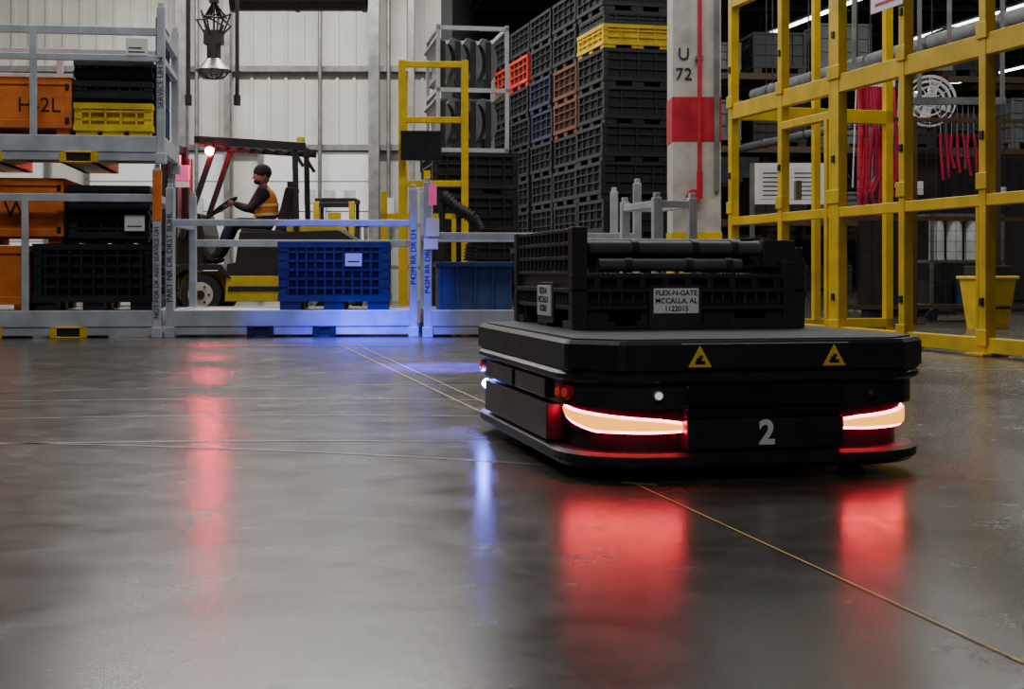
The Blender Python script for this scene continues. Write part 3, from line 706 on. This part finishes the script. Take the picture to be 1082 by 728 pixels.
b.box(-.36, .1, .05, .36, 1.28, .1, DSTEEL)
b.obj('wheels', parent=rob)
for i, x in enumerate((-.170, .172)):
    b = B(); s_ = .028; z = .299
    b.plate([(x-s_*1.05, z-s_*.85), (x+s_*1.05, z-s_*.85), (x, z+s_*1.0)], -.0045, -.003, YELS)
    b.box(x-.012, -.0055, z-.017, x+.013, -.0045, z-.009, INK); b.box(x-.009, -.0055, z-.009, x+.004, -.0045, z-.002, INK); b.box(x-.003, -.0055, z-.002, x+.007, -.0045, z+.004, INK)
    b.obj('warning_sticker_%d' % i, parent=rob)
text(rob, 'fleet_number', '2', (.0, -.001, .114), .080, PAPER, off=.0028)

# ------------------------------------------------------------------ folded pallet container on the robot
cr_, sr_ = math.cos(rad(RR)), math.sin(rad(RR))
def rl(x, y, z): return (RF[0]+x*cr_-y*sr_, RF[1]+x*sr_+y*cr_, z)
cont = empty('folding_bulk_container', rl(-.325, .60, .3417), RR)
b = B(); w, d = .68, .76
PL = mat('container_plastic', (.034, .034, .037), .38); PL2 = mat('container_bar_plastic', (.085, .085, .09), .42); PLD = mat('container_recess_shade', (.008, .008, .009), .6)  # recess colour is the container plastic with shade painted in
for i in range(4):
    for j in range(3):
        x = .0+i*(w-.12)/3; y = j*(d-.12)/2
        b.box(x, y, 0, x+.12, y+.12, .022, PL); b.box(x+.014, y+.014, .022, x+.106, y+.106, .054, PL)
for j in range(3): y = j*(d-.1)/2; b.box(.0, y+.02, 0, w, y+.09, .008, PL)
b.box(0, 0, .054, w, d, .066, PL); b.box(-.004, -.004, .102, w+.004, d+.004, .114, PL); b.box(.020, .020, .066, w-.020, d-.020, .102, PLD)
for k in range(21): x = .004+k*(w-.016)/20; b.box(x, 0, .066, x+.008, .022, .102, PL); b.box(x, d-.022, .066, x+.008, d, .102, PL)
for k in range(21): y = .004+k*(d-.016)/20; b.box(0, y, .066, .022, y+.008, .102, PL); b.box(w-.022, y, .066, w, y+.008, .102, PL)
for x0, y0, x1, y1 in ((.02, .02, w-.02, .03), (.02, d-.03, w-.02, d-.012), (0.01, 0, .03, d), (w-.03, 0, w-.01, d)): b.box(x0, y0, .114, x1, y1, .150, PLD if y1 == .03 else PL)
b.box(-.006, -.006, .142, w+.006, .024, .152, PL)
for k in range(9): x = .06+k*(w-.15)/8; b.box(x, -.004, .114, x+.018, .02, .142, PL)
for z in (.152, .195, .235, .272): b.box(0, 0, z, .024, d, z+.010, PL)
for k in range(15): y = k*(d-.012)/14; b.box(0, y, .152, .024, y+.010, .282, PL)
for k in range(12): x = k*(w-.012)/11; b.box(x, d-.024, .152, x+.010, d, .250, PL)
b.box(0, d-.026, .248, w, d, .258, PL); b.box(0, d-.02, .195, w, d-.01, .203, PL)
b.box(-.004, -.004, 0, .040, .040, .285, PL); b.box(-.004, d-.04, 0, .04, d+.004, .285, PL)
b.box(w-.06, -.004, 0, w+.004, .06, .19, PL); b.box(w-.05, d-.05, 0, w+.004, d+.004, .27, PL)
b.box(w-.10, .05, .175, w-.002, .14, .252, PL); b.box(w-.11, .24, .20, w, .38, .262, PL); b.box(w-.10, .50, .20, w, .62, .265, PL)
for k in range(15): y = k*(d-.012)/14; b.box(w-.022, y, .150, w, y+.010, .230, PL)
b.box(w-.028, 0, .182, w, d, .190, PL); b.box(w-.028, .06, .228, w, d, .238, PL)
b.box(.05, .06, .140, w-.08, d-.06, .156, PL); b.box(.06, .12, .172, w-.10, d-.08, .182, PL); b.box(.06, .13, .200, w-.11, d-.09, .212, PL)
for k in range(9): x = .08+k*.060; b.box(x, .12, .182, x+.012, d-.1, .200, PL)
def roundbar(x0, x1, y, z, r, m): b.cyl((x0, y, z), (x1, y, z), r, m, 20)
roundbar(.085, w-.17, .050, .180, .0185, PL2); roundbar(.055, w-.09, .085, .228, .021, PL2); roundbar(.05, w-.12, .19, .240, .018, PL2); roundbar(.06, w-.14, .32, .238, .018, PL2)
for x in (.16, .34, w-.22): b.cyl((x, .050, .180), (x+.02, .050, .180), .022, PL, 16); b.cyl((x+.03, .085, .228), (x+.05, .085, .228), .025, PL, 16)
b.box(.215, -.018, 0, .370, .02, .122, PL); b.box(.225, -.022, .0, .360, -.018, .035, PL)
b.box(.226, -.0225, .044, .358, -.018, .114, PAPER)
b.box(-.010, .24, .03, -.004, .40, .12, PAPER)
b.box(-.004, .22, .01, 0, .42, .13, PL)
b.box(.46, -.008, .0, .58, 0, .03, PL)
b.obj('container_shell', parent=cont, bevel=.0015)
text(cont, 'label_1', 'FLEX-N-GATE', (.292, -.0232, .101), .0200, INK, off=.0003); text(cont, 'label_2', 'MCCALLA, AL', (.292, -.0232, .079), .0200, INK, off=.0003); text(cont, 'label_3', '1122015', (.292, -.0232, .057), .0200, INK, off=.0003)
for k, t_ in enumerate(('FLEX-N', 'MCCALLA', '1122015')): text(cont, 'side_label_%d' % k, t_, (-.0105, .32, .104-.026*k), .028, INK, yaw=-90)

# ------------------------------------------------------------------ lights
def area(name, loc, sx, sy, power, col=(1, .97, .92), target=None):
    l = bpy.data.lights.new(name, 'AREA'); l.shape = 'RECTANGLE'; l.size = sx; l.size_y = sy; l.energy = power; l.color = col
    o = bpy.data.objects.new(name, l); S.collection.objects.link(o); o.location = loc
    if target: o.rotation_euler = (Vector(target)-Vector(loc)).to_track_quat('-Z', 'Y').to_euler()
    return o
area('lamp_bay_a', (-3.5, 21.0, 7.0), 6, .8, 740)
area('lamp_bay_b', (-3.5, 14.5, 7.0), 6, .8, 350)
area('lamp_bay_c', (-9, 18, 7.0), 3, .8, 250)
area('lamp_bay_d', (1.0, 10.5, 7.0), 5, .6, 210, (.95, .97, 1))
area('lamp_bay_e', (6.0, 12.0, 6.5), 4, .6, 190)
area('lamp_bay_f', (8.0, 22.0, 6.3), 5, .8, 260)
area('lamp_bay_g', (1.5, 5.5, 7.0), 3, .5, 60, (.95, .97, 1))
area('rack_fill_lamp', (-3.5, 7.0, 6.5), 4, .6, 170, (.95, .97, 1))  # unseen fill lamp added to brighten the rack fronts
def spot(name, loc, target, power, col, ang, blend=.4, r=.05):
    l = bpy.data.lights.new(name, 'SPOT'); l.energy = power; l.color = col; l.spot_size = rad(ang); l.spot_blend = blend; l.shadow_soft_size = r
    o = bpy.data.objects.new(name, l); S.collection.objects.link(o); o.location = loc
    o.rotation_euler = (Vector(target)-Vector(loc)).to_track_quat('-Z', 'Y').to_euler(); return o
spot('robot_fill_spot', (-.8, -2.2, 4.6), (.62, 4.0, .35), 420, (.95, .97, 1), 22, 1.0, .5)  # unseen fill spot added behind the camera to brighten the robot front
spot('blue_safety_light', (-.9, 7.6, 2.6), (-1.25, 10.9, .35), 520, (.03, .05, 1), 24)
spot('blue_safety_light', (-.3, 8.0, 3.0), (-.36, 7.5, 0), 8500, (.06, .03, 1), 18, .9)
spot('blue_safety_light', (-1.2, 9.4, 2.6), (-1.1, 10.5, .02), 4200, (.03, .05, 1), 30, .9)

w = bpy.data.worlds.new('world'); S.world = w; w.use_nodes = True
w.node_tree.nodes['Background'].inputs[0].default_value = (.45, .55, .7, 1); w.node_tree.nodes['Background'].inputs[1].default_value = .03

# ------------------------------------------------------------------ camera
cd = bpy.data.cameras.new('camera'); cam = bpy.data.objects.new('camera', cd); S.collection.objects.link(cam)
cam.location = (0, 0, .5); cam.rotation_euler = (rad(90), 0, 0)
cd.sensor_width = 36; cd.lens = 36*1500/1082; cd.shift_y = -76/1082; cd.clip_start = .05; cd.clip_end = 200
S.camera = cam
